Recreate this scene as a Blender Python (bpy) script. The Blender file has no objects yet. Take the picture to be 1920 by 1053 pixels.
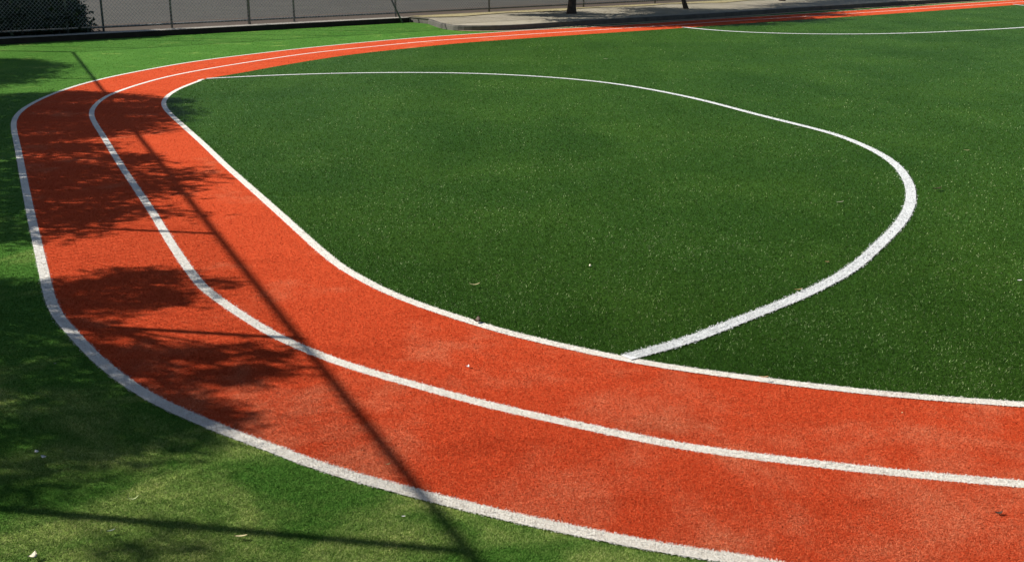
import bpy,math,random,numpy as np
from mathutils import Vector,Matrix
from mathutils.geometry import tessellate_polygon
# ground plan in metres, camera above the origin looking along +y
OUTER= [(0.639,2.844),(0.553,2.869),(0.468,2.897),(0.383,2.928),(0.300,2.962),(0.217,2.997),(0.135,3.033),(0.053,3.070),(-0.028,3.109),(-0.109,3.150),(-0.188,3.191),(-0.268,3.234),(-0.347,3.277),(-0.425,3.321),(-0.503,3.366),(-0.579,3.414),(-0.654,3.464),(-0.726,3.518),(-0.797,3.573),(-0.869,3.627),(-0.941,3.681),(-1.012,3.736),(-1.082,3.792),(-1.151,3.850),(-1.219,3.909),(-1.286,3.969),(-1.351,4.031),(-1.413,4.096),(-1.473,4.163),(-1.531,4.231),(-1.588,4.301),(-1.643,4.372),(-1.697,4.444),(-1.750,4.517),(-1.801,4.591),(-1.852,4.666),(-1.902,4.741),(-1.951,4.815),(-2.001,4.891),(-2.049,4.966),(-2.096,5.043),(-2.140,5.121),(-2.183,5.201),(-2.223,5.281),(-2.262,5.362),(-2.300,5.444),(-2.338,5.526),(-2.375,5.608),(-2.412,5.690),(-2.449,5.772),(-2.486,5.854),(-2.523,5.936),(-2.560,6.018),(-2.609,6.127),(-2.659,6.236),(-2.708,6.346),(-2.758,6.455),(-2.807,6.564),(-2.857,6.674),(-2.906,6.783),(-2.956,6.892),(-3.005,7.002),(-3.054,7.111),(-3.103,7.221),(-3.152,7.330),(-3.201,7.440),(-3.250,7.549),(-3.311,7.686),(-3.373,7.823),(-3.434,7.960),(-3.495,8.097),(-3.556,8.234),(-3.617,8.371),(-3.678,8.508),(-3.739,8.645),(-3.800,8.782),(-3.860,8.920),(-3.921,9.057),(-3.995,9.221),(-4.068,9.385),(-4.141,9.550),(-4.214,9.714),(-4.288,9.878),(-4.362,10.043),(-4.436,10.207),(-4.510,10.371),(-4.583,10.535),(-4.667,10.728),(-4.749,10.921),(-4.827,11.116),(-4.899,11.313),(-4.965,11.512),(-5.025,11.713),(-5.078,11.915),(-5.124,12.120),(-5.168,12.355),(-5.205,12.592),(-5.235,12.830),(-5.260,13.069),(-5.278,13.308),(-5.290,13.547),(-5.294,13.817),(-5.289,14.086),(-5.275,14.355),(-5.249,14.624),(-5.213,14.891),(-5.167,15.156),(-5.104,15.449),(-5.034,15.740),(-4.958,16.030),(-4.877,16.319),(-4.788,16.605),(-4.676,16.914),(-4.548,17.216),(-4.403,17.512),(-4.246,17.801),(-4.083,18.088),(-3.901,18.398),(-3.715,18.706),(-3.521,19.009),(-3.319,19.306),(-3.109,19.597),(-2.875,19.909),(-2.637,20.218),(-2.394,20.522),(-2.142,20.819),(-1.880,21.106),(-1.586,21.404),(-1.282,21.690),(-0.966,21.964),(-0.645,22.230),(-0.326,22.499),(-0.016,22.778),(0.249,23.022)]
MID= [(1.619,3.300),(1.531,3.320),(1.443,3.339),(1.356,3.359),(1.268,3.380),(1.181,3.403),(1.094,3.427),(1.008,3.452),(0.921,3.478),(0.836,3.504),(0.750,3.532),(0.665,3.563),(0.582,3.596),(0.500,3.633),(0.420,3.674),(0.341,3.717),(0.263,3.761),(0.184,3.805),(0.106,3.850),(0.029,3.895),(-0.048,3.942),(-0.124,3.990),(-0.199,4.041),(-0.272,4.093),(-0.345,4.146),(-0.418,4.198),(-0.491,4.251),(-0.563,4.305),(-0.633,4.361),(-0.702,4.419),(-0.768,4.479),(-0.833,4.541),(-0.897,4.605),(-0.958,4.671),(-1.017,4.738),(-1.074,4.808),(-1.128,4.880),(-1.181,4.952),(-1.233,5.026),(-1.285,5.100),(-1.335,5.174),(-1.386,5.249),(-1.435,5.324),(-1.483,5.400),(-1.529,5.477),(-1.572,5.556),(-1.613,5.636),(-1.652,5.717),(-1.691,5.798),(-1.729,5.879),(-1.766,5.961),(-1.804,6.043),(-1.853,6.152),(-1.903,6.262),(-1.951,6.371),(-2.000,6.481),(-2.047,6.591),(-2.095,6.702),(-2.143,6.812),(-2.190,6.922),(-2.238,7.032),(-2.286,7.142),(-2.335,7.251),(-2.384,7.361),(-2.433,7.470),(-2.482,7.580),(-2.544,7.717),(-2.606,7.853),(-2.667,7.990),(-2.729,8.127),(-2.791,8.264),(-2.852,8.400),(-2.914,8.537),(-2.975,8.674),(-3.036,8.811),(-3.097,8.948),(-3.157,9.086),(-3.230,9.250),(-3.302,9.415),(-3.374,9.580),(-3.446,9.745),(-3.518,9.910),(-3.591,10.075),(-3.663,10.239),(-3.736,10.404),(-3.810,10.568),(-3.895,10.760),(-3.979,10.953),(-4.062,11.145),(-4.143,11.339),(-4.219,11.535),(-4.289,11.732),(-4.352,11.932),(-4.408,12.134),(-4.463,12.367),(-4.511,12.602),(-4.549,12.838),(-4.576,13.076),(-4.590,13.315),(-4.594,13.554),(-4.587,13.823),(-4.572,14.093),(-4.550,14.361),(-4.521,14.629),(-4.481,14.896),(-4.428,15.159),(-4.354,15.449),(-4.266,15.735),(-4.167,16.018),(-4.062,16.298),(-3.952,16.577),(-3.826,16.882),(-3.695,17.185),(-3.560,17.486),(-3.419,17.784),(-3.270,18.077),(-3.092,18.388),(-2.896,18.688),(-2.685,18.978),(-2.464,19.261),(-2.242,19.544),(-2.000,19.850),(-1.755,20.152),(-1.499,20.444),(-1.227,20.720),(-0.940,20.980),(-0.620,21.248),(-0.297,21.515),(0.024,21.784),(0.349,22.049),(0.678,22.308),(1.012,22.562),(1.371,22.833),(1.729,23.106),(2.085,23.382),(2.438,23.660),(2.788,23.943),(3.135,24.230),(3.502,24.539),(3.868,24.849),(4.234,25.159),(4.604,25.465),(4.978,25.766),(5.381,26.078),(5.789,26.384),(6.198,26.688),(6.606,26.994),(7.010,27.305),(7.435,27.639),(7.856,27.976),(8.276,28.316),(8.694,28.657),(9.135,29.019),(9.575,29.381),(10.015,29.743),(10.454,30.107),(10.916,30.489),(11.378,30.873),(11.839,31.256),(12.300,31.640),(12.784,32.043),(13.268,32.446),(13.748,32.846),(14.213,33.233),(14.582,33.541)]
INNER= [(1.897,3.948),(1.809,3.966),(1.721,3.984),(1.633,4.003),(1.545,4.024),(1.459,4.047),(1.372,4.072),(1.286,4.100),(1.201,4.128),(1.116,4.158),(1.032,4.189),(0.948,4.222),(0.865,4.256),(0.781,4.290),(0.699,4.325),(0.618,4.364),(0.538,4.405),(0.460,4.450),(0.384,4.498),(0.309,4.547),(0.234,4.597),(0.160,4.649),(0.088,4.702),(0.017,4.757),(-0.052,4.815),(-0.119,4.875),(-0.184,4.937),(-0.248,5.000),(-0.312,5.063),(-0.374,5.128),(-0.436,5.194),(-0.495,5.261),(-0.552,5.330),(-0.607,5.402),(-0.660,5.474),(-0.711,5.549),(-0.760,5.624),(-0.808,5.700),(-0.854,5.777),(-0.899,5.855),(-0.940,5.935),(-0.980,6.015),(-1.031,6.124),(-1.081,6.233),(-1.130,6.342),(-1.179,6.452),(-1.227,6.562),(-1.276,6.671),(-1.324,6.781),(-1.373,6.891),(-1.421,7.001),(-1.470,7.110),(-1.519,7.220),(-1.567,7.330),(-1.616,7.439),(-1.665,7.549),(-1.726,7.686),(-1.787,7.823),(-1.849,7.960),(-1.910,8.097),(-1.971,8.234),(-2.033,8.371),(-2.094,8.508),(-2.154,8.645),(-2.215,8.782),(-2.275,8.920),(-2.334,9.057),(-2.405,9.223),(-2.476,9.388),(-2.547,9.553),(-2.619,9.719),(-2.691,9.884),(-2.763,10.048),(-2.836,10.213),(-2.909,10.378),(-2.982,10.542),(-3.067,10.734),(-3.152,10.926),(-3.237,11.118),(-3.322,11.310),(-3.406,11.502),(-3.488,11.696),(-3.568,11.890),(-3.642,12.086),(-3.720,12.313),(-3.786,12.542),(-3.839,12.775),(-3.881,13.011),(-3.912,13.248),(-3.932,13.487),(-3.941,13.726),(-3.939,13.995),(-3.930,14.264),(-3.917,14.534),(-3.907,14.714)]
D1= [(0.510,4.481),(0.583,4.533),(0.656,4.586),(0.726,4.641),(0.794,4.700),(0.860,4.761),(0.924,4.825),(0.987,4.889),(1.050,4.953),(1.114,5.016),(1.178,5.080),(1.241,5.143),(1.305,5.207),(1.367,5.272),(1.427,5.339),(1.487,5.406),(1.545,5.475),(1.602,5.545),(1.657,5.615),(1.711,5.687),(1.763,5.760),(1.813,5.835),(1.862,5.911),(1.909,5.987),(1.954,6.065),(2.015,6.169),(2.074,6.273),(2.134,6.377),(2.193,6.481),(2.252,6.586),(2.309,6.692),(2.364,6.798),(2.417,6.905),(2.468,7.014),(2.517,7.124),(2.563,7.234),(2.608,7.346),(2.649,7.458),(2.689,7.571),(2.735,7.714),(2.777,7.858),(2.816,8.002),(2.851,8.148),(2.882,8.295),(2.910,8.442),(2.934,8.590),(2.952,8.738),(2.965,8.887),(2.973,9.037),(2.974,9.216),(2.969,9.396),(2.958,9.576),(2.941,9.754),(2.917,9.932),(2.884,10.108),(2.840,10.282),(2.787,10.453),(2.728,10.622),(2.655,10.819),(2.581,11.016),(2.509,11.213),(2.438,11.410),(2.370,11.609),(2.304,11.808),(2.239,12.008),(2.162,12.235),(2.080,12.460),(1.991,12.683),(1.895,12.902),(1.792,13.119),(1.684,13.333),(1.569,13.543),(1.430,13.773),(1.277,13.993),(1.108,14.201),(0.922,14.394),(0.722,14.572),(0.509,14.734),(0.284,14.879),(0.048,15.007),(-0.224,15.127),(-0.505,15.223),(-0.793,15.292),(-1.087,15.334),(-1.384,15.353),(-1.682,15.352),(-1.980,15.333),(-2.276,15.294),(-2.568,15.235),(-2.856,15.157),(-3.140,15.062),(-3.417,14.951),(-3.663,14.840),(-3.880,14.738)]
D2= [(3.474,23.694),(3.668,23.303),(3.896,22.927),(4.169,22.586),(4.493,22.294),(4.835,22.074),(5.209,21.909),(5.604,21.799),(6.011,21.742),(6.424,21.736),(6.835,21.777),(7.241,21.863),(7.638,21.987),(8.026,22.141),(8.407,22.313),(8.785,22.496),(9.159,22.686),(9.554,22.899),(9.939,23.129),(10.310,23.381),(10.666,23.652),(11.010,23.938),(11.343,24.226),(11.374,24.253)]
D3= [(13.669,32.055),(13.688,31.096),(13.817,30.438),(14.127,29.918)]
SH={
 'S1': [(-8.302,17.785),(-7.732,17.597),(-7.358,17.668),(-6.893,17.003),(-6.303,16.526),(-6.333,15.954),(-6.085,15.219),(-6.015,14.436),(-6.265,14.162),(-6.513,13.847)] ,
 'S2': [(-6.084,12.901),(-5.864,13.225),(-5.552,13.363),(-5.171,13.502),(-4.870,13.444),(-4.292,13.089),(-3.872,12.891),(-3.563,12.525),(-3.554,12.185),(-3.310,11.702),(-3.368,11.332),(-3.320,10.982),(-3.167,10.713),(-3.347,10.403),(-3.704,10.171),(-4.042,10.062),(-4.350,9.082)] ,
 'S3': [(-4.350,9.082),(-4.087,9.704),(-3.868,9.974),(-3.538,9.828),(-3.188,9.452),(-2.883,9.102),(-2.940,8.940),(-2.571,8.820),(-2.288,8.555),(-2.307,8.289),(-2.409,8.096),(-2.360,7.855),(-2.439,7.680),(-2.521,7.480),(-2.541,7.166),(-2.415,6.987),(-2.392,6.763),(-2.507,6.631),(-2.696,6.544),(-2.869,6.508),(-3.143,6.424)] ,
 'S3b': [(-2.445,7.350),(-2.208,7.378),(-1.886,7.279),(-2.024,7.084),(-2.198,6.984)] ,
 'S4': [(-2.257,5.432),(-2.233,5.619),(-2.112,5.745),(-1.967,5.814),(-1.750,5.842),(-1.614,5.810),(-1.436,5.590),(-1.393,5.496),(-1.491,5.379),(-1.586,5.249),(-1.773,5.192),(-1.871,5.032),(-1.843,4.878),(-1.953,4.917),(-2.180,5.197)] ,
 'S5': [(-1.854,4.842),(-1.669,4.782),(-1.483,4.627),(-1.404,4.507),(-1.337,4.592),(-1.183,4.610),(-1.003,4.622),(-0.897,4.477),(-0.931,4.365),(-0.987,4.218),(-0.999,4.079),(-1.076,3.974),(-1.013,3.873),(-1.088,3.825),(-1.214,3.899),(-1.387,4.082),(-1.669,4.433)] ,
 'S6': [(-2.836,5.512),(-2.518,5.651),(-2.403,5.601),(-2.139,5.155),(-1.926,4.842),(-1.691,4.434),(-1.474,4.165),(-1.234,3.900),(-1.086,3.777),(-1.099,3.685),(-1.198,3.577),(-1.329,3.535),(-1.436,3.434),(-1.390,3.263),(-1.474,3.140),(-1.678,3.059)] ,
 'S7': [(-1.203,3.056),(-0.993,3.038),(-0.944,2.975),(-0.924,2.846),(-1.136,2.772),(-1.095,2.915)] ,
 'FA': [(1.583,24.576),(2.211,25.389),(2.863,27.224),(3.730,30.291),(3.872,29.795),(4.273,27.554),(4.911,28.365),(5.761,28.760),(5.510,27.487),(3.990,24.957),(2.824,24.194),(1.880,24.081)] ,
 'FB': [(2.806,24.037),(3.983,25.653),(5.510,27.487),(7.157,29.135),(7.797,29.566),(7.817,28.643),(6.489,25.887),(5.379,24.556),(4.545,24.272),(3.979,23.521),(3.361,23.702)] ,
 'FC': [(5.675,28.323),(7.229,30.583),(9.639,33.189),(11.206,34.324),(10.919,32.517),(9.136,30.468),(7.433,28.665),(6.217,27.864)] ,
 'FD': [(0.141,26.778),(0.908,27.944),(1.780,27.688),(2.441,26.658),(1.866,25.406),(0.950,25.627)] ,
}
KERB= [(-1.927,25.951),(-1.818,25.242),(-1.381,23.618),(-0.927,23.011),(0.016,23.113),(1.191,24.113),(2.785,25.360),(4.788,26.923),(7.475,29.349),(10.735,31.962),(14.182,34.772)]
RAIL= [(-7.015,18.727),(-2.383,8.002),(-0.653,4.076),(-0.115,2.864)]
LV= [(-0.790,2.989),(-1.350,2.878),(-1.177,3.225),(-1.179,3.023),(-0.188,5.538),(2.172,7.425),(1.696,5.948),(1.418,5.436),(3.749,9.371),(2.576,5.582),(0.415,5.879),(-0.163,4.959),(-0.495,4.324),(-0.181,4.370),(0.995,4.246),(1.423,3.882),(1.463,3.113),(2.963,7.842),(-0.328,3.106),(-1.614,3.567),(-1.573,3.525),(-1.877,4.423),(2.643,10.590),(1.392,17.204),(-0.411,3.467)]
POSTS= [(-8.419,22.242),(-7.869,22.620),(-6.818,23.568),(-5.415,24.267),(-4.721,25.558),(-2.703,27.520),(-0.554,29.578),(1.908,31.032),(4.169,34.164)]
TR= [(1.459,28.558),(4.569,30.490),(7.934,34.547),(-2.329,25.440)]
PI=math.pi
rng=np.random.default_rng(7)
random.seed(7)
A=lambda q:np.array(q,dtype=float)
OUTER,MID,INNER,D1,D2,D3,KERB,LV=[A(q) for q in (OUTER,MID,INNER,D1,D2,D3,KERB,LV)]
SH={k:A(v) for k,v in SH.items()}
sc=bpy.context.scene
col=sc.collection

# ------------------------------------------------------------------ helpers
def tag(o,label=None,cat=None,group=None,kind=None):
    if label:o['label']=label
    if cat:o['category']=cat
    if group:o['group']=group
    if kind:o['kind']=kind
    return o
def link(name,me,mats,parent=None):
    o=bpy.data.objects.new(name,me);col.objects.link(o)
    for m in (mats if isinstance(mats,(list,tuple)) else [mats]):me.materials.append(m)
    if parent:o.parent=parent
    return o
def empty(name,loc):
    o=bpy.data.objects.new(name,None);col.objects.link(o);o.location=loc;o.empty_display_size=.2;return o
class MB:
    def __init__(s):s.v=[];s.f=[];s.m=[]
    def poly(s,vs,fs,mi=0):
        n=len(s.v);s.v+= [tuple(v) for v in vs];s.f+=[tuple(i+n for i in f) for f in fs];s.m+=[mi]*len(fs)
    def tube(s,pts,rad,n=10,cap=True):
        pts=[Vector(p) for p in pts]
        if not isinstance(rad,(list,tuple)):rad=[rad]*len(pts)
        vs=[];fs=[]
        ref=None
        for i,p in enumerate(pts):
            d=(pts[min(i+1,len(pts)-1)]-pts[max(i-1,0)]).normalized()
            if ref is None:
                ref=Vector((0,0,1)) if abs(d.z)<.9 else Vector((1,0,0))
            a=(ref-d*ref.dot(d)).normalized();b=d.cross(a);ref=a
            for k in range(n):
                t=2*PI*k/n;vs.append(p+(a*math.cos(t)+b*math.sin(t))*rad[i])
        for i in range(len(pts)-1):
            for k in range(n):
                fs.append((i*n+k,i*n+(k+1)%n,(i+1)*n+(k+1)%n,(i+1)*n+k))
        if cap:
            fs.append(tuple(range(n-1,-1,-1)));fs.append(tuple(range((len(pts)-1)*n,len(pts)*n)))
        s.poly(vs,fs)
    def build(s,name,mats,parent=None,smooth=False,origin=None):
        me=bpy.data.meshes.new(name)
        v=s.v
        if origin is not None:v=[(a-origin[0],b-origin[1],c-origin[2]) for a,b,c in v]
        me.from_pydata(v,[],s.f);me.polygons.foreach_set('material_index',s.m)
        if smooth:me.polygons.foreach_set('use_smooth',[True]*len(s.f))
        me.update();o=link(name,me,mats,parent)
        if origin is not None and parent is None:o.location=origin
        return o
def tri_mesh(name,co,attrs=None):
    """co: (N,3,3) loose triangles"""
    n=len(co);me=bpy.data.meshes.new(name)
    me.vertices.add(n*3);me.vertices.foreach_set('co',co.astype(np.float32).ravel())
    me.loops.add(n*3);me.loops.foreach_set('vertex_index',np.arange(n*3,dtype=np.int32))
    me.polygons.add(n);me.polygons.foreach_set('loop_start',np.arange(0,n*3,3,dtype=np.int32))
    me.update(calc_edges=True)
    for k,a in (attrs or {}).items():
        at=me.attributes.new(k,'FLOAT','FACE');at.data.foreach_set('value',a.astype(np.float32))
    return me
def cr(P,n=4):
    P=np.r_[[2*P[0]-P[1]],P,[2*P[-1]-P[-2]]];o=[]
    for i in range(1,len(P)-2):
        a,b,c,d=P[i-1:i+3]
        for t in np.arange(n)/n:o.append(.5*(2*b+(c-a)*t+(2*a-5*b+4*c-d)*t*t+(3*b-a-3*c+d)*t**3))
    o.append(P[-2]);return A(o)
def normals(P):
    d=np.gradient(P,axis=0);d/=np.linalg.norm(d,axis=1)[:,None]+1e-12
    return np.c_[d[:,1],-d[:,0]]           # right hand side of travel
def offset(P,w):return P+normals(P)*w
def stripe(P,w):return np.r_[offset(P,w/2),offset(P,-w/2)[::-1]]
def inside(poly,x,y,dy=.004):
    """scan-line test of many points"""
    r=np.zeros(len(x),bool);o=np.argsort(y,kind='stable');ys=y[o]
    row=np.floor(ys/dy).astype(np.int64)
    u,st=np.unique(row,return_index=True);st=np.r_[st,len(ys)]
    a=poly;b=np.roll(poly,-1,axis=0)
    lo=np.minimum(a[:,1],b[:,1]);hi=np.maximum(a[:,1],b[:,1])
    for k in range(len(u)):
        yy=(u[k]+.5)*dy
        e=(lo<=yy)&(hi>yy)
        if not e.any():continue
        xs=np.sort(a[e,0]+(yy-a[e,1])/(b[e,1]-a[e,1])*(b[e,0]-a[e,0]))
        i=o[st[k]:st[k+1]]
        r[i]=np.searchsorted(xs,x[i])%2==1
    return r
def ngon(name,poly,z,mats,parent=None):
    v=[Vector((p[0],p[1],z)) for p in poly]
    t=tessellate_polygon([v])
    mb=MB()
    fs=[]
    for a,b,c in t:
        n=(v[b]-v[a]).cross(v[c]-v[a])
        fs.append((a,b,c) if n.z>0 else (a,c,b))
    mb.poly(v,fs);return mb
# ------------------------------------------------------------------ materials
def mat(name):
    m=bpy.data.materials.new(name);m.use_nodes=True;nt=m.node_tree
    b=nt.nodes['Principled BSDF'];return m,nt,b
def N(nt,t,**k):
    n=nt.nodes.new(t)
    for a,b in k.items():
        if a in n.inputs.keys():n.inputs[a].default_value=b
        else:setattr(n,a,b)
    return n
def noise(nt,scale,detail=3,rough=.55,coord=None,dist=0.):
    n=N(nt,'ShaderNodeTexNoise');n.inputs['Scale'].default_value=scale;n.inputs['Detail'].default_value=detail
    n.inputs['Roughness'].default_value=rough;n.inputs['Distortion'].default_value=dist
    if coord is not None:nt.links.new(coord,n.inputs['Vector'])
    return n.outputs['Fac']
def ramp(nt,fac,stops):
    r=N(nt,'ShaderNodeValToRGB');e=r.color_ramp.elements
    e[0].position,e[0].color=stops[0][0],(*stops[0][1],1);e[1].position,e[1].color=stops[-1][0],(*stops[-1][1],1)
    for p,c in stops[1:-1]:
        q=e.new(p);q.color=(*c,1)
    nt.links.new(fac,r.inputs['Fac']);return r.outputs['Color']
def mix(nt,fac,a,b,mode='MIX'):
    m=N(nt,'ShaderNodeMix',data_type='RGBA',blend_type=mode)
    for s,q in ((0,fac),(6,a),(7,b)):
        if hasattr(q,'is_output'):nt.links.new(q,m.inputs[s])
        else:m.inputs[s].default_value=q if s==0 else (*q,1)
    return m.outputs[2]
def math_(nt,op,a,b=0.,clamp=False):
    m=N(nt,'ShaderNodeMath',operation=op,use_clamp=clamp)
    for s,q in ((0,a),(1,b)):
        if hasattr(q,'is_output'):nt.links.new(q,m.inputs[s])
        else:m.inputs[s].default_value=q
    return m.outputs[0]
def mrange(nt,v,a,b,c=0.,d=1.):
    m=N(nt,'ShaderNodeMapRange',interpolation_type='SMOOTHSTEP')
    nt.links.new(v,m.inputs[0])
    for i,q in enumerate((a,b,c,d)):m.inputs[i+1].default_value=q
    return m.outputs[0]
def pos(nt):
    g=N(nt,'ShaderNodeNewGeometry');return g.outputs['Position']
def stretch(nt,p,s,rot=0.):
    m=N(nt,'ShaderNodeMapping');nt.links.new(p,m.inputs['Vector']);m.inputs['Scale'].default_value=s;m.inputs['Rotation'].default_value=(0,0,rot);return m.outputs['Vector']
def bump(nt,b,h,strength=.3,dist=.01):
    n=N(nt,'ShaderNodeBump');n.inputs['Strength'].default_value=strength;n.inputs['Distance'].default_value=dist
    nt.links.new(h,n.inputs['Height']);nt.links.new(n.outputs['Normal'],b.inputs['Normal'])
def tint(nt):
    a=N(nt,'ShaderNodeAttribute');a.attribute_name='tint';return a.outputs['Fac']

def turf_mats(kind,blade):
    m,nt,b=mat(kind+('_blade' if blade else '_sheet'));p=pos(nt)
    if blade:t=tint(nt)
    else:t=noise(nt,260,4,.7,p)
    sp=[.1,.3]
    if kind=='infield':
        t=math_(nt,'ADD',t,math_(nt,'MULTIPLY',math_(nt,'SUBTRACT',noise(nt,.9,4,.65,p),.5),.16))
        c=ramp(nt,t,[(0,(.017,.046,.005)),(.5,(.034,.094,.011)),(.93,(.064,.150,.022)),(.962,(.20,.32,.10)),(1,(.50,.62,.33))])  # pale top stops paint sun glints into the blade colour
        l=noise(nt,.55,3,.6,p);c=mix(nt,mrange(nt,l,.35,.7),c,mix(nt,1.,c,(1.35,1.22,1.2),'MULTIPLY'))
        s=noise(nt,1.2,2,.5,stretch(nt,p,(1,.22,1),-.7));c=mix(nt,mrange(nt,s,.42,.66,0,.6),c,mix(nt,1.,c,(.72,.78,.7),'MULTIPLY'))
        b.inputs['Roughness'].default_value=.5;b.inputs['Specular IOR Level'].default_value=.05
    elif kind=='outer':
        c=ramp(nt,t,[(0,(.034,.10,.011)),(.5,(.068,.195,.025)),(1,(.15,.30,.055))])
        st=ramp(nt,t,[(0,(.11,.19,.026)),(.5,(.33,.44,.10)),(1,(.74,.74,.30))])
        l=noise(nt,2.1,4,.62,p,.4)
        sx=N(nt,'ShaderNodeSeparateXYZ');nt.links.new(p,sx.inputs[0])
        far=mrange(nt,sx.outputs['Y'],3.4,6.5,0.,.17)
        f=mrange(nt,math_(nt,'SUBTRACT',l,far),.38,.72,0,.85)
        c=mix(nt,f,c,st)
        l2=noise(nt,.8,3,.6,stretch(nt,p,(1,.5,1),.7));c=mix(nt,mrange(nt,l2,.4,.65,0,.7),c,mix(nt,1.,c,(1.3,1.18,1.3),'MULTIPLY'))
        b.inputs['Roughness'].default_value=.7;b.inputs['Specular IOR Level'].default_value=.04
    elif kind=='track':
        c=ramp(nt,t,[(0,(.46,.050,.016)),(.5,(.62,.082,.026)),(1,(.75,.17,.065))])
        l=noise(nt,1.5,5,.62,p,.5);l2=noise(nt,4.5,4,.6,stretch(nt,p,(1,.6,1),.5))
        sx=N(nt,'ShaderNodeSeparateXYZ');nt.links.new(p,sx.inputs[0]);yy=mrange(nt,sx.outputs['Y'],3.0,5.6,-.015,.10)
        f=mrange(nt,math_(nt,'SUBTRACT',math_(nt,'ADD',math_(nt,'MULTIPLY',l,.75),math_(nt,'MULTIPLY',l2,.25)),yy),.43,.66,0,.72)
        c=mix(nt,f,c,ramp(nt,t,[(0,(.48,.12,.05)),(.5,(.70,.21,.10)),(1,(.86,.42,.24))]))
        d=noise(nt,2.3,4,.6,stretch(nt,p,(.5,1.4,1),-.6));c=mix(nt,mrange(nt,d,.50,.72,0,.55),c,mix(nt,1.,c,(.78,.66,.62),'MULTIPLY'))
        b.inputs['Roughness'].default_value=.85;b.inputs['Specular IOR Level'].default_value=.03
    elif kind=='lane':
        c=ramp(nt,t,[(0,(.66,.61,.53)),(.5,(.86,.83,.76)),(1,(.90,.88,.83))])
        l=noise(nt,9,4,.7,p);c=mix(nt,mrange(nt,l,.55,.75,0,.35),c,(.62,.46,.36))
        b.inputs['Roughness'].default_value=.7;b.inputs['Specular IOR Level'].default_value=.2
    else:
        c=ramp(nt,t,[(0,(.55,.58,.58)),(.5,(.80,.82,.82)),(1,(.87,.88,.88))])
        b.inputs['Roughness'].default_value=.6;b.inputs['Specular IOR Level'].default_value=.3
    nt.links.new(c,b.inputs['Base Color'])
    if not blade:bump(nt,b,noise(nt,420,3,.7,p),.5,.005)
    else:
        g=N(nt,'ShaderNodeNewGeometry');v=N(nt,'ShaderNodeVectorMath',operation='SCALE');nt.links.new(g.outputs['Normal'],v.inputs[0])
        v.inputs['Scale'].default_value=dict(infield=.55,outer=.5,track=.35,lane=.25,pitch=.3)[kind]
        a=N(nt,'ShaderNodeVectorMath',operation='ADD');nt.links.new(v.outputs[0],a.inputs[0]);a.inputs[1].default_value=(0,0,1)
        q=N(nt,'ShaderNodeVectorMath',operation='NORMALIZE');nt.links.new(a.outputs[0],q.inputs[0]);nt.links.new(q.outputs[0],b.inputs['Normal'])
        tl=N(nt,'ShaderNodeBsdfTranslucent');nt.links.new(c,tl.inputs['Color']);mx=N(nt,'ShaderNodeMixShader');mx.inputs[0].default_value=.3
        nt.links.new(b.outputs[0],mx.inputs[1]);nt.links.new(tl.outputs[0],mx.inputs[2]);nt.links.new(mx.outputs[0],nt.nodes['Material Output'].inputs['Surface'])
    return m
def simple(name,c1,c2,scale=8,rough=.7,metal=0.,bmp=0.,spec=.3,c3=None):
    m,nt,b=mat(name);p=pos(nt);n=noise(nt,scale,5,.65,p)
    c=ramp(nt,n,[(.3,c1),(.7,c2)])
    if c3:c=mix(nt,mrange(nt,noise(nt,scale*7,3,.7,p),.58,.66),c,c3)
    nt.links.new(c,b.inputs['Base Color']);b.inputs['Roughness'].default_value=rough;b.inputs['Metallic'].default_value=metal
    b.inputs['Specular IOR Level'].default_value=spec
    if bmp:bump(nt,b,noise(nt,scale*6,4,.7,p),bmp,.01)
    return m
M=dict(
 asphalt=simple('asphalt',(.050,.046,.039),(.072,.066,.055),.7,.9,0,.2),
 dirt=simple('dirt',(.05,.034,.024),(.085,.062,.045),5,.95,0,.4),
 concrete=simple('kerb_concrete',(.36,.33,.28),(.52,.49,.42),6,.9,0,.35),
 pavement=simple('pavement_concrete',(.30,.27,.20),(.41,.37,.29),1.6,.9,0,.3,.2,(.30,.23,.11)),
 litter=simple('leaf_litter',(.35,.29,.14),(.50,.44,.26),14,.9,0,.5,.2,(.16,.11,.05)),
 edging=simple('sandy_edge',(.40,.30,.18),(.55,.44,.28),12,.9,0,.3),
 steel=simple('galvanised_steel',(.10,.105,.11),(.17,.175,.18),9,.5,.5,0,.5),
 wire=simple('fence_wire',(.42,.42,.38),(.58,.57,.52),9,.5,.4,0,.5),
 kerb=simple('kerb_stone',(.07,.066,.058),(.125,.117,.10),6,.9,0,.35),
 face_shade=simple('painted_face_shade',(.020,.015,.012),(.042,.032,.025),7,.9,0,.4),  # near-black colour paints the shade of the strip's front face
 bark=simple('bark',(.045,.032,.028),(.10,.075,.06),18,.95,0,.8),
)
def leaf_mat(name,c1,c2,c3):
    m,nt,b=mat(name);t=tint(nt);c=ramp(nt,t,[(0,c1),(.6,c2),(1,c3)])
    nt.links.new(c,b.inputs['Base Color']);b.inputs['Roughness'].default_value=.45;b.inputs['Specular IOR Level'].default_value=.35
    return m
M['leaf']=leaf_mat('tree_leaf',(.03,.07,.015),(.05,.105,.025),(.10,.15,.04))
M['shrub']=leaf_mat('shrub_leaf',(.007,.014,.006),(.012,.026,.009),(.022,.040,.013))

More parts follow.
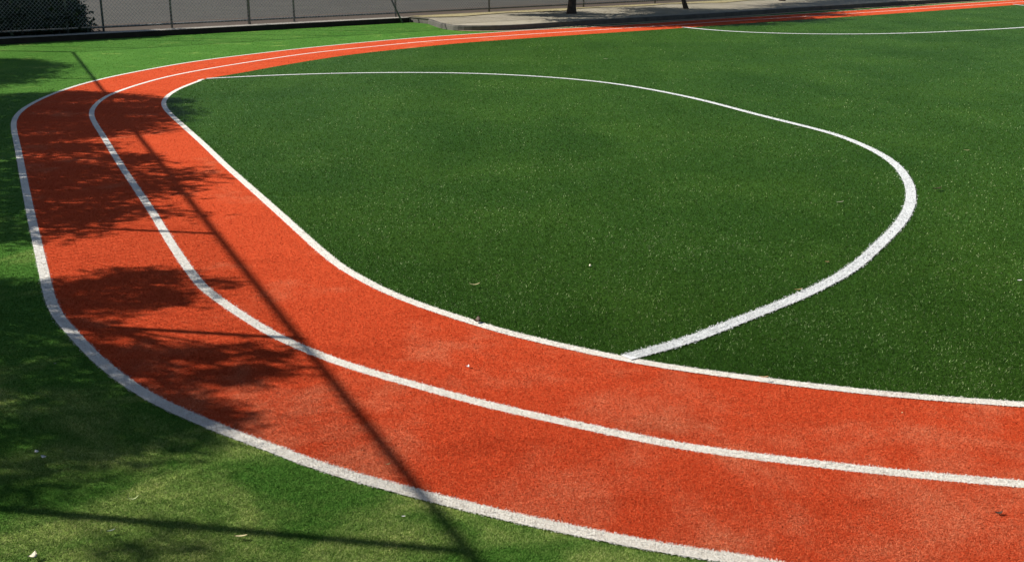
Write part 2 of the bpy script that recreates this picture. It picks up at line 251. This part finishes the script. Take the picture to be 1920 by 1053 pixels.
# ------------------------------------------------------------------ ground plan
LANE=.72
def ext(P,n0,n1,step=.5):
    P=P.copy()
    d0=P[0]-P[3];d0/=np.linalg.norm(d0);d1=P[-1]-P[-4];d1/=np.linalg.norm(d1)
    a=[P[0]+d0*step*i for i in range(n0,0,-1)];b=[P[-1]+d1*step*(i+1) for i in range(n1)]
    return np.r_[A(a).reshape(-1,2),P,A(b).reshape(-1,2)]
MIDe=ext(MID,8,40)
oc=offset(MIDe,-LANE);ic=offset(MIDe,LANE+.01)
if np.linalg.norm(oc[0]-OUTER[0])>np.linalg.norm(ic[0]-OUTER[0]):oc,ic=offset(MIDe,LANE),offset(MIDe,-LANE-.01)
OUT=np.r_[oc[(oc[:,0]>OUTER[0,0]+.2)&(oc[:,1]<5)],OUTER,oc[(oc[:,0]>OUTER[-1,0]+.8)&(oc[:,1]>18)]]
INN=np.r_[ic[(ic[:,0]>INNER[0,0]+.2)&(ic[:,1]<6)],INNER,ic[(ic[:,1]>INNER[-1,1]+.7)&(ic[:,0]>INNER[-1,0]+.2)]]
OUT,INN,MIDc=cr(OUT,3),cr(INN,3),cr(MIDe,3)
iend=int(np.argmin(np.hypot(INN[:,0]+3.70,INN[:,1]-14.75)));INL=INN[:iend+1]
D1=np.r_[[D1[0]+(D1[0]-D1[1])*.55],D1]
D1e,D2e,D3e=cr(D1,3),cr(ext(D2,0,10),3),cr(D3,6)
WL,WD=.056,.073
P_in=np.r_[INN,[(60,INN[-1,1]),(60,INN[0,1])]]
P_out=np.r_[OUT,[(60,OUT[-1,1]),(60,OUT[0,1])]]
# fence line, kerb
FD_=A((1,.83));FD_/=np.linalg.norm(FD_);FN=A((FD_[1],-FD_[0]))      # FN points to the camera side
FO=A((-2.54,25.85))
fl=lambda t,o=0.:FO+FD_*t+FN*o
TC=(-10.36+2.54)/FD_[0]                                              # corner parameter
KZ=.10
kerbc=cr(KERB[1:],5);kerbc=kerbc
t_left=((kerbc[0]-FO)@FD_)
strip_front=.33
turf=np.r_[[fl(TC-.3,.0)],[fl(TC,strip_front)],[fl(t_left,strip_front)],kerbc+0,[(60,kerbc[-1,1]+38)],[(60,-25)],[(3.8,-12)]]
LDIR=A((.4008,-.9162));LC=fl(TC);lf=lambda t:LC+LDIR*t
turf=np.r_[[LC],[fl(TC,strip_front)],[fl(t_left,strip_front)],kerbc,[(60,kerbc[-1,1]+38)],[(60,-12)],[lf(34)]]

# ------------------------------------------------------------------ sheets (structure)
S=lambda o,l:tag(o,l,None,None,'structure')
g=MB();g.poly([(-250,-150,-.03),(350,-150,-.03),(350,450,-.03),(-250,450,-.03)],[(0,1,2,3)])
S(g.build('asphalt_ground',M['asphalt']),'grey sunlit asphalt yard seen through the wire fence')
d=MB();a,b,c,e=fl(TC-6,-.01),fl(60,-.01),fl(60,-3.0),fl(TC-6,-3.0)
d.poly([(*a,.05),(*b,.05),(*c,.03),(*e,.03)],[(0,1,2,3)])
S(d.build('dirt_strip',M['dirt']),'narrow brown dirt strip along the foot of the fence')
def slab(name,poly,z0,z1,m,r=.0):
    """raised slab with vertical sides and a small rounded top edge"""
    n=len(poly);mb=MB()
    ar=np.sum(poly[:,0]*np.roll(poly[:,1],-1)-np.roll(poly[:,0],-1)*poly[:,1])
    nn=-np.sign(ar)*1.
    q=np.roll(poly,1,axis=0);w=np.roll(poly,-1,axis=0);dd=w-q;dd/=np.linalg.norm(dd,axis=1)[:,None]
    nin=np.c_[-dd[:,1],dd[:,0]]*(-nn)
    p1=poly+nin*r*.35;p2=poly+nin*r
    vs=[(*p,z0) for p in poly]+[(*p,z1-r) for p in poly]+[(*p,z1-r*.35) for p in p1]+[(*p,z1) for p in p2]
    fs=[]
    for k in range(3):
        for i in range(n):
            j=(i+1)%n;f=(k*n+i,k*n+j,(k+1)*n+j,(k+1)*n+i);fs.append(f if ar>0 else f[::-1])
    t=tessellate_polygon([[Vector((*p,0)) for p in p2]])
    for a,b,c in t:
        v=[p2[a],p2[b],p2[c]];cz=(v[1][0]-v[0][0])*(v[2][1]-v[0][1])-(v[1][1]-v[0][1])*(v[2][0]-v[0][0])
        fs.append((3*n+a,3*n+b,3*n+c) if cz>0 else (3*n+a,3*n+c,3*n+b))
    mb.poly(vs,fs);return mb.build(name,m)
sp=A([fl(TC-.2,strip_front),fl(t_left-.01,strip_front),fl(t_left-.01,0),fl(TC-.2,0)])
S(slab('concrete_edging',sp,-.03,KZ,M['concrete'],.012),'pale concrete edging strip the chain link fence stands on')
bp=A([fl(TC-.2,strip_front+.045),fl(t_left-.06,strip_front+.045),fl(t_left-.06,strip_front+.002),fl(TC-.2,strip_front+.002)])  # thin slab added to carry painted shade in front of the concrete edging
S(slab('edging_face_shade',bp,-.03,KZ-.006,M['face_shade'],.006),'near black band painting shade along the front of the concrete strip')
kin=offset(kerbc,-.07)
if np.mean((kin-kerbc)@(-FN))<0:kin=offset(kerbc,.07)
kin[0]=fl(t_left,strip_front-.1)
kp=np.r_[kerbc,kin[::-1]]
S(slab('kerb',kp,-.03,.104,M['kerb'],.025),'rounded grey concrete kerb beside the far straight')
pv=np.r_[[fl(t_left,0.)],[fl(t_left,strip_front-.12)],kin[1:]+0,[fl(60,.0)]]
pm=ngon('pavement',pv,.092,M['pavement'])
S(pm.build('pavement',M['pavement']),'tan concrete pavement behind the kerb with leaf litter')
lt=MB();k=40
for i in range(k):
    t0,t1=t_left+.2+i*.8,t_left+.2+(i+1)*.8
    w0,w1=[.55+.22*math.sin(j*1.7)+.16*math.sin(j*.61) for j in (i,i+1)]
    lt.poly([(*fl(t0,w0),.105),(*fl(t1,w1),.105),(*fl(t1,.0),.105),(*fl(t0,.0),.105)],[(0,1,2,3)])
tag(lt.build('leaf_litter',M['litter']),'yellowish dry leaf litter along the fence foot on the pavement','leaf litter',None,'stuff')

BM={k:turf_mats(k,True) for k in ('infield','outer','track','lane','pitch')}
SM={k:turf_mats(k,False) for k in ('infield','outer','track','lane','pitch')}

# ------------------------------------------------------------------ pile: every carpet gets real blades, denser near the viewer's path
NB=2800000
az=np.radians(rng.uniform(-29,29,NB));inv=rng.uniform(1/46,1/2.35,NB);r=1/inv
X=r*np.sin(az);Y=r*np.cos(az);del az,inv
pl=np.zeros(NB,bool);jx_,jy_=rng.normal(0,.006,(2,NB))
for c_,w_ in ((D1e,WD),(D2e,WD+.035),(D3e,WD)):pl|=inside(stripe(c_,w_),X+jx_,Y+jy_)
ll=np.zeros((3,NB),bool)
JX=X+rng.normal(0,.0034,NB);JY=Y+rng.normal(0,.0034,NB)
for i,(c_,w_) in enumerate(((OUT,WL),(MIDc,WL),(INL,WL))):ll[i]=inside(stripe(c_,w_),JX,JY)
i_in=inside(P_in,X,Y);i_out=inside(P_out,X,Y);i_turf=inside(turf,X,Y)
lane_any=ll.any(0)
zone=np.full(NB,-1)
zone[i_turf]=1;zone[i_out]=2;zone[i_in]=0;zone[pl&i_in]=4
for i in range(3):zone[ll[i]]=5+i
def blades(sel,z0,l0,l1,lean,wmin,wpx):
    n=sel.sum();x,y,d=X[sel],Y[sel],np.hypot(r[sel],1.65)
    L=rng.uniform(l0,l1,n);W=np.maximum(wmin,wpx*d/1147)*rng.uniform(.7,1.3,n)
    ph=rng.uniform(0,2*PI,n);th=rng.normal(lean,.3,n).clip(.1,1.45);bd=ph+PI/2+rng.normal(0,.45,n)
    co=np.empty((n,3,3))
    bx,by=np.cos(bd)*W/2,np.sin(bd)*W/2
    co[:,0]=np.c_[x-bx,y-by,np.full(n,z0)];co[:,1]=np.c_[x+bx,y+by,np.full(n,z0)]
    co[:,2]=np.c_[x+np.cos(ph)*np.sin(th)*L,y+np.sin(ph)*np.sin(th)*L,z0+np.cos(th)*L]
    return co,n
def carpet(name,label,kind,poly,z,key,sels,args,power=1.):
    mb=ngon(name,poly,z,None);o=mb.build(name,SM[key]);tag(o,label,None,None,kind)
    if kind=='stuff':o['category']='artificial grass'
    return o
def with_pile(name,label,poly,z,key,sel,args,kind='structure',cat=None,power=1.):
    """one mesh: the backing sheet plus the blades of its pile"""
    v=[Vector((p[0],p[1],z)) for p in poly];t=tessellate_polygon([v])
    va=A([tuple(q) for q in v]);tr=[]
    for a,b,c in t:
        n=(v[b]-v[a]).cross(v[c]-v[a]);tr.append((a,b,c) if n.z>0 else (a,c,b))
    sheet=va[A(tr).astype(int)] if tr else np.zeros((0,3,3))
    co,n=blades(sel,z,*args)
    tn=rng.uniform(0,1,n)**power
    me=tri_mesh(name,np.concatenate([sheet,co]),{'tint':np.r_[np.full(len(sheet),.5),tn]})
    mi=np.r_[np.zeros(len(sheet),np.int32),np.ones(n,np.int32)]
    o=link(name,me,[SM[key],BM[key]]);me.polygons.foreach_set('material_index',mi.astype(np.int32));me.update()
    return tag(o,label,cat,None,kind)
with_pile('outer_turf','bright green worn turf with straw coloured patches outside the track',turf,-.004,'outer',zone==1,(.005,.011,1.05,.0012,.7),'stuff','artificial grass')
with_pile('running_track','orange red carpet running track with two lanes',np.r_[OUT,INN[::-1]],.002,'track',zone==2,(.004,.009,1.15,.0011,.75))
with_pile('infield_turf','dark green artificial grass infield inside the track',P_in,.0045,'infield',zone==0,(.007,.015,.85,.0011,.52),'stuff','artificial grass',1.25)
for i,(nm,lb,c_) in enumerate((('lane_marking','white outer edge line of the red track',OUT),('lane_marking','white middle line between the two red lanes',MIDc),('lane_marking','white inner edge line between red track and dark grass',INL))):
    with_pile(nm,lb,stripe(c_,WL-.006),.0035 if i<2 else .0058,'lane',zone==5+i,(.003,.0085,1.25,.0014,.95))
allp=zone==4
for c_,lb in ((D1e,'large white D shaped arc on the near infield'),(D2e,'distant white arc on the infield at the right'),(D3e,'short cream line at the far right edge of the infield')):
    s_=allp&inside(stripe(c_,WD+.07),X,Y)
    with_pile('field_marking',lb,stripe(c_,WD-.008+(.03 if c_ is D2e else 0)),.0105,'pitch',s_,(.004,.011,1.1,.0016,1.0))
# sandy edge beside the track under the kerb
ed=MB();k0=kerbc[6:]
ke=offset(k0,.0)-FN*.0+FN*.16
ed.poly([(*p,.004) for p in k0]+[(*p,.004) for p in ke],[(i,i+1,len(k0)+i+1,len(k0)+i) if False else (i,len(k0)+i,len(k0)+i+1,i+1) for i in range(len(k0)-1)])
S(ed.build('sandy_edge',M['edging']),'thin sandy strip of dry debris at the foot of the kerb')

# ------------------------------------------------------------------ fences
EL=math.radians(35.2);AZ=math.radians(-10.6)                # elevation, direction the shadows run
SHD=A((math.cos(AZ),math.sin(AZ)));TE=math.tan(EL)
FH=2.40
def fence(name,label,P0,P1,z0,posts,thick,brace=None,hid=False):
    root=empty(name,(*P0,z0));tag(root,label,'fence')
    D_=P1-P0;Ln=np.linalg.norm(D_);D_/=Ln
    at=lambda t,h:(D_[0]*t,D_[1]*t,h)
    for i,t in enumerate(posts):
        mb=MB();rr=.03 if i in thick else .021
        mb.tube([at(t,0),at(t,FH-.03)],rr,10)
        mb.tube([at(t,FH-.03),at(t,FH-.018),at(t,FH-.008)],[rr*1.15,rr*1.05,rr*.3],10)
        mb.build('post',M['steel'],root,True)
    mb=MB();mb.tube([at(0,FH-.03),at(Ln,FH-.03)],.017,10);mb.build('top_rail',M['steel'],root,True)
    mb=MB();mb.tube([at(0,.085),at(Ln,.085)],.02,8);mb.build('bottom_rail',M['steel'],root,True)
    w=MB();h0,h1=.075,FH-.03;H_=h1-h0
    nn_=A((D_[1],-D_[0]))*.024
    sp_=.0707;k=int((Ln+H_)/sp_)
    co=[];rad=.0023
    for dr in (1,-1):
        for i in range(k):
            s0=-H_+i*sp_
            ta,tb=s0,s0+H_
            za,zb=(h0,h1)
            if ta<0:za=h0-ta;ta=0
            if tb>Ln:zb=h1-(tb-Ln);tb=Ln
            if tb-ta<.02:continue
            if dr<0:za,zb=h0+h1-za,h0+h1-zb
            p,q=Vector((D_[0]*ta+nn_[0],D_[1]*ta+nn_[1],za)),Vector((D_[0]*tb+nn_[0],D_[1]*tb+nn_[1],zb))
            w.tube([p,q],rad,3,False)
    w.build('wire_mesh',M['wire'],root)
    if brace:
        b0,b1=brace;mb=MB();mb.tube([b0,b1],.019,8);mb.build('brace',M['steel'],root,True)
    return root
PX=A(POSTS)
tp=[]
for q in PX:
    # where the sight line of the post meets the fence line
    mtx=np.c_[q,-FD_];s_,t_=np.linalg.solve(mtx,FO);tp.append(t_-TC)
tp=[0.,1.05]+[float(t) for t in tp if t>1.6]
t=tp[-1]
while t<33:t+=2.6;tp.append(t)
bt=tp[7] if len(tp)>7 else 9
br0=A((-2.34,25.3))
fence('chain_link_fence','grey chain link fence behind the far straight with the asphalt yard beyond',LC,fl(TC+36+TC*0),KZ-.002,tp,{5},
  ((br0[0]-LC[0],br0[1]-LC[1],-KZ),(br0[0]-LC[0]-.85,br0[1]-LC[1]+.75,1.55)))
fr=A(RAIL)
lp=[.0]
for y in (16.93,14.85,12.8,10.7,8.65,6.62,4.73,2.91,1.05,-.9,-2.9):
    lp.append((18.75-y)/.9162)
fence('chain_link_fence','tall chain link fence on the left casting the long rail shadow',LC+LDIR*.06,lf(lp[-1]),0.,[x-.06 if x else 0 for x in lp],{0})

# ------------------------------------------------------------------ foliage
def leaf_tris(c,n,sig,ln,wd,flat=.35):
    """n pointed leaves (two triangles each) scattered round points c (k,3)"""
    k=len(c);o=np.repeat(c,n,axis=0)+rng.normal(0,1,(k*n,3))*sig
    m=len(o);d=rng.normal(0,1,(m,3));d[:,2]=d[:,2]*.6-.15;d/=np.linalg.norm(d,axis=1)[:,None]
    u=rng.normal(0,1,(m,3));u-=d*(u*d).sum(1)[:,None];u/=np.linalg.norm(u,axis=1)[:,None]
    L=(ln*rng.uniform(.6,1.3,m))[:,None];W=(wd*rng.uniform(.7,1.3,m))[:,None]
    a=o;b=o+d*L;p=o+d*L*.42+u*W/2;q=o+d*L*.42-u*W/2
    return a,b,p,q
def leaves_mesh(name,sets,material,parent,origin):
    T=[];tn=[]
    for a,b,p,q in sets:
        t=rng.uniform(0,1,len(a))
        T+=[np.stack([a,p,q],1),np.stack([b,q,p],1)];tn+=[t,t]
    co=np.concatenate(T)-A(origin)
    me=tri_mesh(name,co,{'tint':np.concatenate(tn)})
    return link(name,me,material,parent)
def in_poly_samples(poly,n):
    lo,hi=poly.min(0),poly.max(0);out=np.zeros((0,2))
    while len(out)<n:
        q=rng.uniform(lo,hi,(n*3,2));out=np.r_[out,q[inside(poly,q[:,0],q[:,1],.01)]]
    return out[:n]
def area(p):return .5*abs(np.sum(p[:,0]*np.roll(p[:,1],-1)-np.roll(p[:,0],-1)*p[:,1]))
def tree(name,label,blobs,base=None,tr=.07,lean=(0,0),ln=.085,wd=.022,group=None):
    """blobs: (shade outline on the ground, crown height, spread, clumps per m2, leaves per clump, clump size)"""
    sets=[];cs=[]
    for poly,h,dh,dens,nl,sg in blobs:
        n=max(5,int(area(poly)*dens));g=in_poly_samples(poly,n)
        lo,hi=poly.min(0),poly.max(0);cg=g.mean(0);rad=np.linalg.norm(g-cg,axis=1);rm=np.percentile(rad,95)+1e-6
        th=np.sqrt(np.clip(1-(rad/rm)**2,.06,1))*dh
        z=h+rng.uniform(-1,1,n)*th
        c=np.c_[g-SHD*(z/TE)[:,None],z];cs.append(c)
        sets.append(leaf_tris(c,nl,sg,ln,wd))
    call=np.concatenate(cs)
    if base is None:base=np.median(call,axis=0)[:2]
    root=empty(name,(*base,0));tag(root,label,'tree',group)
    top=np.median(call,axis=0)
    mb=MB();ps=[];rs=[]
    zt=top[2]-.1
    for i in range(7):
        s_=i/6;wob=.03*math.sin(i*2.1+len(call))
        ps.append((s_*lean[0]+wob*s_,s_*lean[1]-wob*s_*.7,-.02+zt*s_*.75));rs.append(tr*(1-.5*s_)*(1.35 if i==0 else 1))
    mb.tube(ps,rs,12)
    fork=Vector(ps[-1])
    idx=rng.choice(len(call),min(16,len(call)),replace=False)
    for j in idx:
        e=Vector(call[j])-Vector((*base,0));k_=Vector(ps[rng.integers(3,7)])
        mid_=k_.lerp(e,.5)+Vector((0,0,.12));mb.tube([k_,mid_,e],[tr*.38,tr*.22,tr*.07],6)
    mb.build('trunk',M['bark'],root,True)
    leaves_mesh('crown',sets,M['leaf'],root,(*base,0))
    return root
GL='trees along the left fence'
tree('tree','small tree near the fence corner shading the far left grass',[(SH['S1'],2.3,.5,60,80,.11)],group=GL)
tree('tree','dense broad tree casting the dark shade across the far track bend',[(SH['S2'],2.2,.55,75,80,.085)],group=GL)
tree('tree','loose leafed tree shading the straight left section of the track',[(SH['S3'],2.3,.5,50,52,.08),(SH['S3b'],2.3,.25,34,22,.055)],ln=.095,wd=.036,group=GL)
tree('tree','tree casting the dappled shade on the near bend of the track',[(SH['S4'],2.4,.35,98,48,.046),(SH['S5'],2.4,.35,96,48,.046)],ln=.07,wd=.028,group=GL)
tree('tree','nearest tree shading the grass in the lower left corner',[(SH['S6'],2.5,.5,84,58,.07),(SH['S7'],2.9,.3,80,30,.05)],group=GL)
GF='trees on the far pavement'
ft=A(TR)
k_=1-.092/1.65
tree('tree','thick dark tree trunk standing on the pavement by the far kerb',[(SH['FA'],2.4,.4,3.6,520,.25),(SH['FD'],1.8,.15,3.0,520,.17)],base=ft[0]*k_,tr=.105,lean=(.1,0),ln=.14,wd=.05,group=GF)
tree('tree','slender leaning tree trunk to the right of the thick trunk',[(SH['FB'],2.4,.4,3.4,520,.25)],base=ft[1]*k_,tr=.058,lean=(-.55,.1),ln=.14,wd=.05,group=GF)
tree('tree','farthest tree trunk base showing at the top edge of the photo',[(SH['FC'],2.4,.4,3.2,520,.25)],base=ft[2]*k_,tr=.085,lean=(.1,.1),ln=.14,wd=.05,group=GF)

SB=A([fl(TC-4,.30),fl(TC+tp[3]-.25,.30),fl(TC+tp[3]-.8,-1.6),fl(TC-4,-2.6)])  # outline for an unseen crown, added to shade the fence end
tree('tree','unseen tree added behind the dark shrub to shade the left end of the fence',[(SB,3.2,.5,26,90,.13)],ln=.12,wd=.05)
# dark shrub behind the fence, far left
root=empty('shrub',(*fl(TC+1.1,-.9),0));tag(root,'dark dense shrub behind the chain link fence at the far left','shrub')
org=A((*fl(TC+1.1,-.9),0))
cc=[];TR_=TC+tp[3]-.12
for i in range(2600):
    o=-rng.uniform(.12,1.9);zm=.35+.95*(-o);z=rng.uniform(.03,1)*zm
    p=fl(TR_-.35*z-.12*rng.random()-abs(rng.normal(0,1.6)) if rng.random()<.8 else TR_-rng.uniform(.3,5.5),o);cc.append((*p,z))
cc=A(cc)
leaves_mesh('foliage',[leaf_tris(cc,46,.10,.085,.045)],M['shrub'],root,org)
mb=MB()
for i in range(7):
    t=-3.6+i*.6;p=fl(TR_-.3+t,-1.1);e=fl(TR_-.3+t*1.05,-1.0)
    mb.tube([(p[0]-org[0],p[1]-org[1],-.03),(e[0]-org[0]+.05,e[1]-org[1],.7),(e[0]-org[0],e[1]-org[1]+.1,1.3)],[.035,.025,.01],7)
mb.build('stem',M['bark'],root,True)

# ------------------------------------------------------------------ fallen leaves and petals
def cmat(name,c):return simple(name,tuple(q*.8 for q in c),c,60,.6,0,0,.3)
LM=dict(straw=cmat('straw_leaf',(.78,.66,.36)),cream=cmat('cream_leaf',(.80,.74,.56)),tan=cmat('tan_leaf',(.62,.40,.20)),brown=cmat('brown_leaf',(.07,.04,.025)),
  white=cmat('white_petal',(.85,.83,.80)),green=cmat('green_leaf',(.45,.52,.24)),grey=cmat('grey_leaf',(.16,.19,.14)))
def leaf(name,label,cat,x,y,z,ln,wd,ang,curl,m,group=None):
    n=8;vs=[];fs=[]
    for i in range(n+1):
        s_=i/n;w=wd*.5*math.sin(PI*min(1,max(.02,s_)))**.75+wd*.03;px=(s_-.5)*ln;pz=curl*ln*(4*(s_-.5)**2)*.5+.002
        py=curl*ln*.35*(4*(s_-.5)**2-.5)
        for sd,zz in ((-1,.12*wd),(0,-.02*wd),(1,.12*wd),(0,-.02*wd-.0012)):
            vs.append((px,py+sd*w,pz+zz*(1 if sd else 1)+(.0 if sd else 0)))
    for i in range(n):
        a=i*4;b=a+4
        for k in range(4):fs.append((a+k,a+(k+1)%4,b+(k+1)%4,b+k))
    fs.append((0,1,2,3));fs.append((n*4+3,n*4+2,n*4+1,n*4))
    mb=MB();mb.poly(vs,fs);o=mb.build(name,LM[m],None,True);o.location=(x,y,z);o.rotation_euler=(random.uniform(-.15,.15),random.uniform(-.1,.1),ang)
    return tag(o,label,cat,group)
F='fallen leaves on the turf and track'
zi,zt,zo=.019,.006,.008
specs=[
('fallen_leaf','pale straw coloured leaf on the grass just below the long post shadow','leaf',zo,.038,.009,.05,.1,'straw'),
('fallen_leaf','pale upright leaf in the lower left corner of the grass','leaf',zo,.028,.019,1.2,.5,'cream'),
('fallen_leaf','thin curved pale green stalk on the worn grass patch','leaf',zo,.036,.006,.35,.5,'green'),
('fallen_leaf','dull grey green leaf in the grass above the post shadow','leaf',zo,.026,.009,.6,.2,'grey'),
('fallen_leaf','tan curled leaf lying alone on the infield above the dark curled leaf','leaf',zi,.055,.013,.12,.3,'straw'),
('fallen_leaf','cream narrow leaf inside the white arc on the right of the infield','leaf',zi,.05,.011,.05,.1,'cream'),
('fallen_leaf','tiny tan leaf just left of the lower white arc','leaf',zi,.024,.008,.0,.1,'tan'),
('fallen_leaf','long tan leaf touching the inside of the lower white arc','leaf',zi,.042,.008,.1,.2,'tan'),
('fallen_leaf','faint pale leaf in the grass to the right of the white arc','leaf',zi,.05,.010,-.05,.1,'straw'),
('fallen_leaf','small white leaf on the infield at the right edge','leaf',zi,.026,.012,.1,.1,'white'),
('fallen_leaf','small upright cream leaf in the middle of the infield','leaf',zi,.026,.014,1.4,.4,'cream'),
('fallen_leaf','dark brown curled leaf on the inner white line','leaf',.011,.042,.030,.9,.8,'brown'),
('fallen_leaf','thin yellow leaf on the red track beside the middle line','leaf',zt,.026,.004,-.2,.3,'straw'),
('petal','crumpled white petal on the red inner lane','petal',zt,.016,.013,.8,.9,'white'),
('fallen_leaf','broad tan leaf at the edge of the infield beside the inner line','leaf',.022,.036,.010,-.05,.2,'tan'),
('fallen_leaf','tiny tan speck of leaf on the inner lane at the right','leaf',zt,.010,.006,.9,.3,'tan'),
('fallen_leaf','dark brown leaf on the outer lane in the lower right corner','leaf',zt,.024,.013,.0,.4,'brown'),
('fallen_leaf','brown withered leaf on the grass outside the tip of the white arc','leaf',.02,.06,.03,.1,.2,'brown'),
('fallen_leaf','small white flake on the grass below the outer line','leaf',zo,.012,.004,.0,.1,'white'),
('petal','upper one of two white petals in the shade on the left grass','petal',zo,.020,.013,2.0,.5,'white'),
('petal','lower one of two white petals in the shade on the left grass','petal',zo,.022,.014,2.5,.5,'white'),
('fallen_leaf','small grey leaf in the shaded grass beside the outer line','leaf',zo,.012,.007,.0,.2,'grey'),
('fallen_leaf','pale leaf inside the upper right part of the white arc','leaf',zi,.05,.010,-.05,.1,'cream'),
('fallen_leaf','pale fleck of leaf in the grass above the upper white arc','leaf',zi,.06,.018,.0,.1,'cream'),
('fallen_leaf','thin dry blade on the grass close to the outer line','leaf',zo,.016,.003,.4,.2,'green'),
]
for (x,y),(nm,lb,ct,z,ln,wd,an,cu,m) in zip(LV,specs):
    k=1-z/1.65
    leaf(nm,lb,ct,x*k,y*k,z,ln,wd,an,cu,m,F)

# ------------------------------------------------------------------ light, sky, camera
sun=bpy.data.lights.new('sun','SUN');sun.energy=5.0;sun.angle=math.radians(.53);sun.color=(1,.95,.87)
so=bpy.data.objects.new('sun',sun);col.objects.link(so)
tow=Vector((-SHD[0]*math.cos(EL),-SHD[1]*math.cos(EL),math.sin(EL)))
so.rotation_euler=tow.to_track_quat('Z','Y').to_euler();so.location=(-20,5,15)
w=bpy.data.worlds.new('World');sc.world=w;w.use_nodes=True;nt=w.node_tree
sk=nt.nodes.new('ShaderNodeTexSky');sk.sky_type='NISHITA';sk.sun_disc=False;sk.sun_elevation=EL
sk.sun_rotation=math.atan2(tow.x,tow.y)
bg=nt.nodes['Background'];bg.inputs['Strength'].default_value=.05;nt.links.new(sk.outputs['Color'],bg.inputs['Color'])
cam=bpy.data.cameras.new('camera');co_=bpy.data.objects.new('camera',cam);col.objects.link(co_)
cam.sensor_width=36;cam.lens=2150.67/1920*36;cam.clip_end=2000;cam.clip_start=.05
co_.matrix_world=Matrix.Translation((0,0,1.65))@Matrix.Rotation(PI/2-.2861994,4,'X')@Matrix.Rotation(-.0032922,4,'Z')
sc.camera=co_
sc.view_settings.view_transform='Standard';sc.view_settings.look='None';sc.view_settings.exposure=.52;sc.view_settings.gamma=1
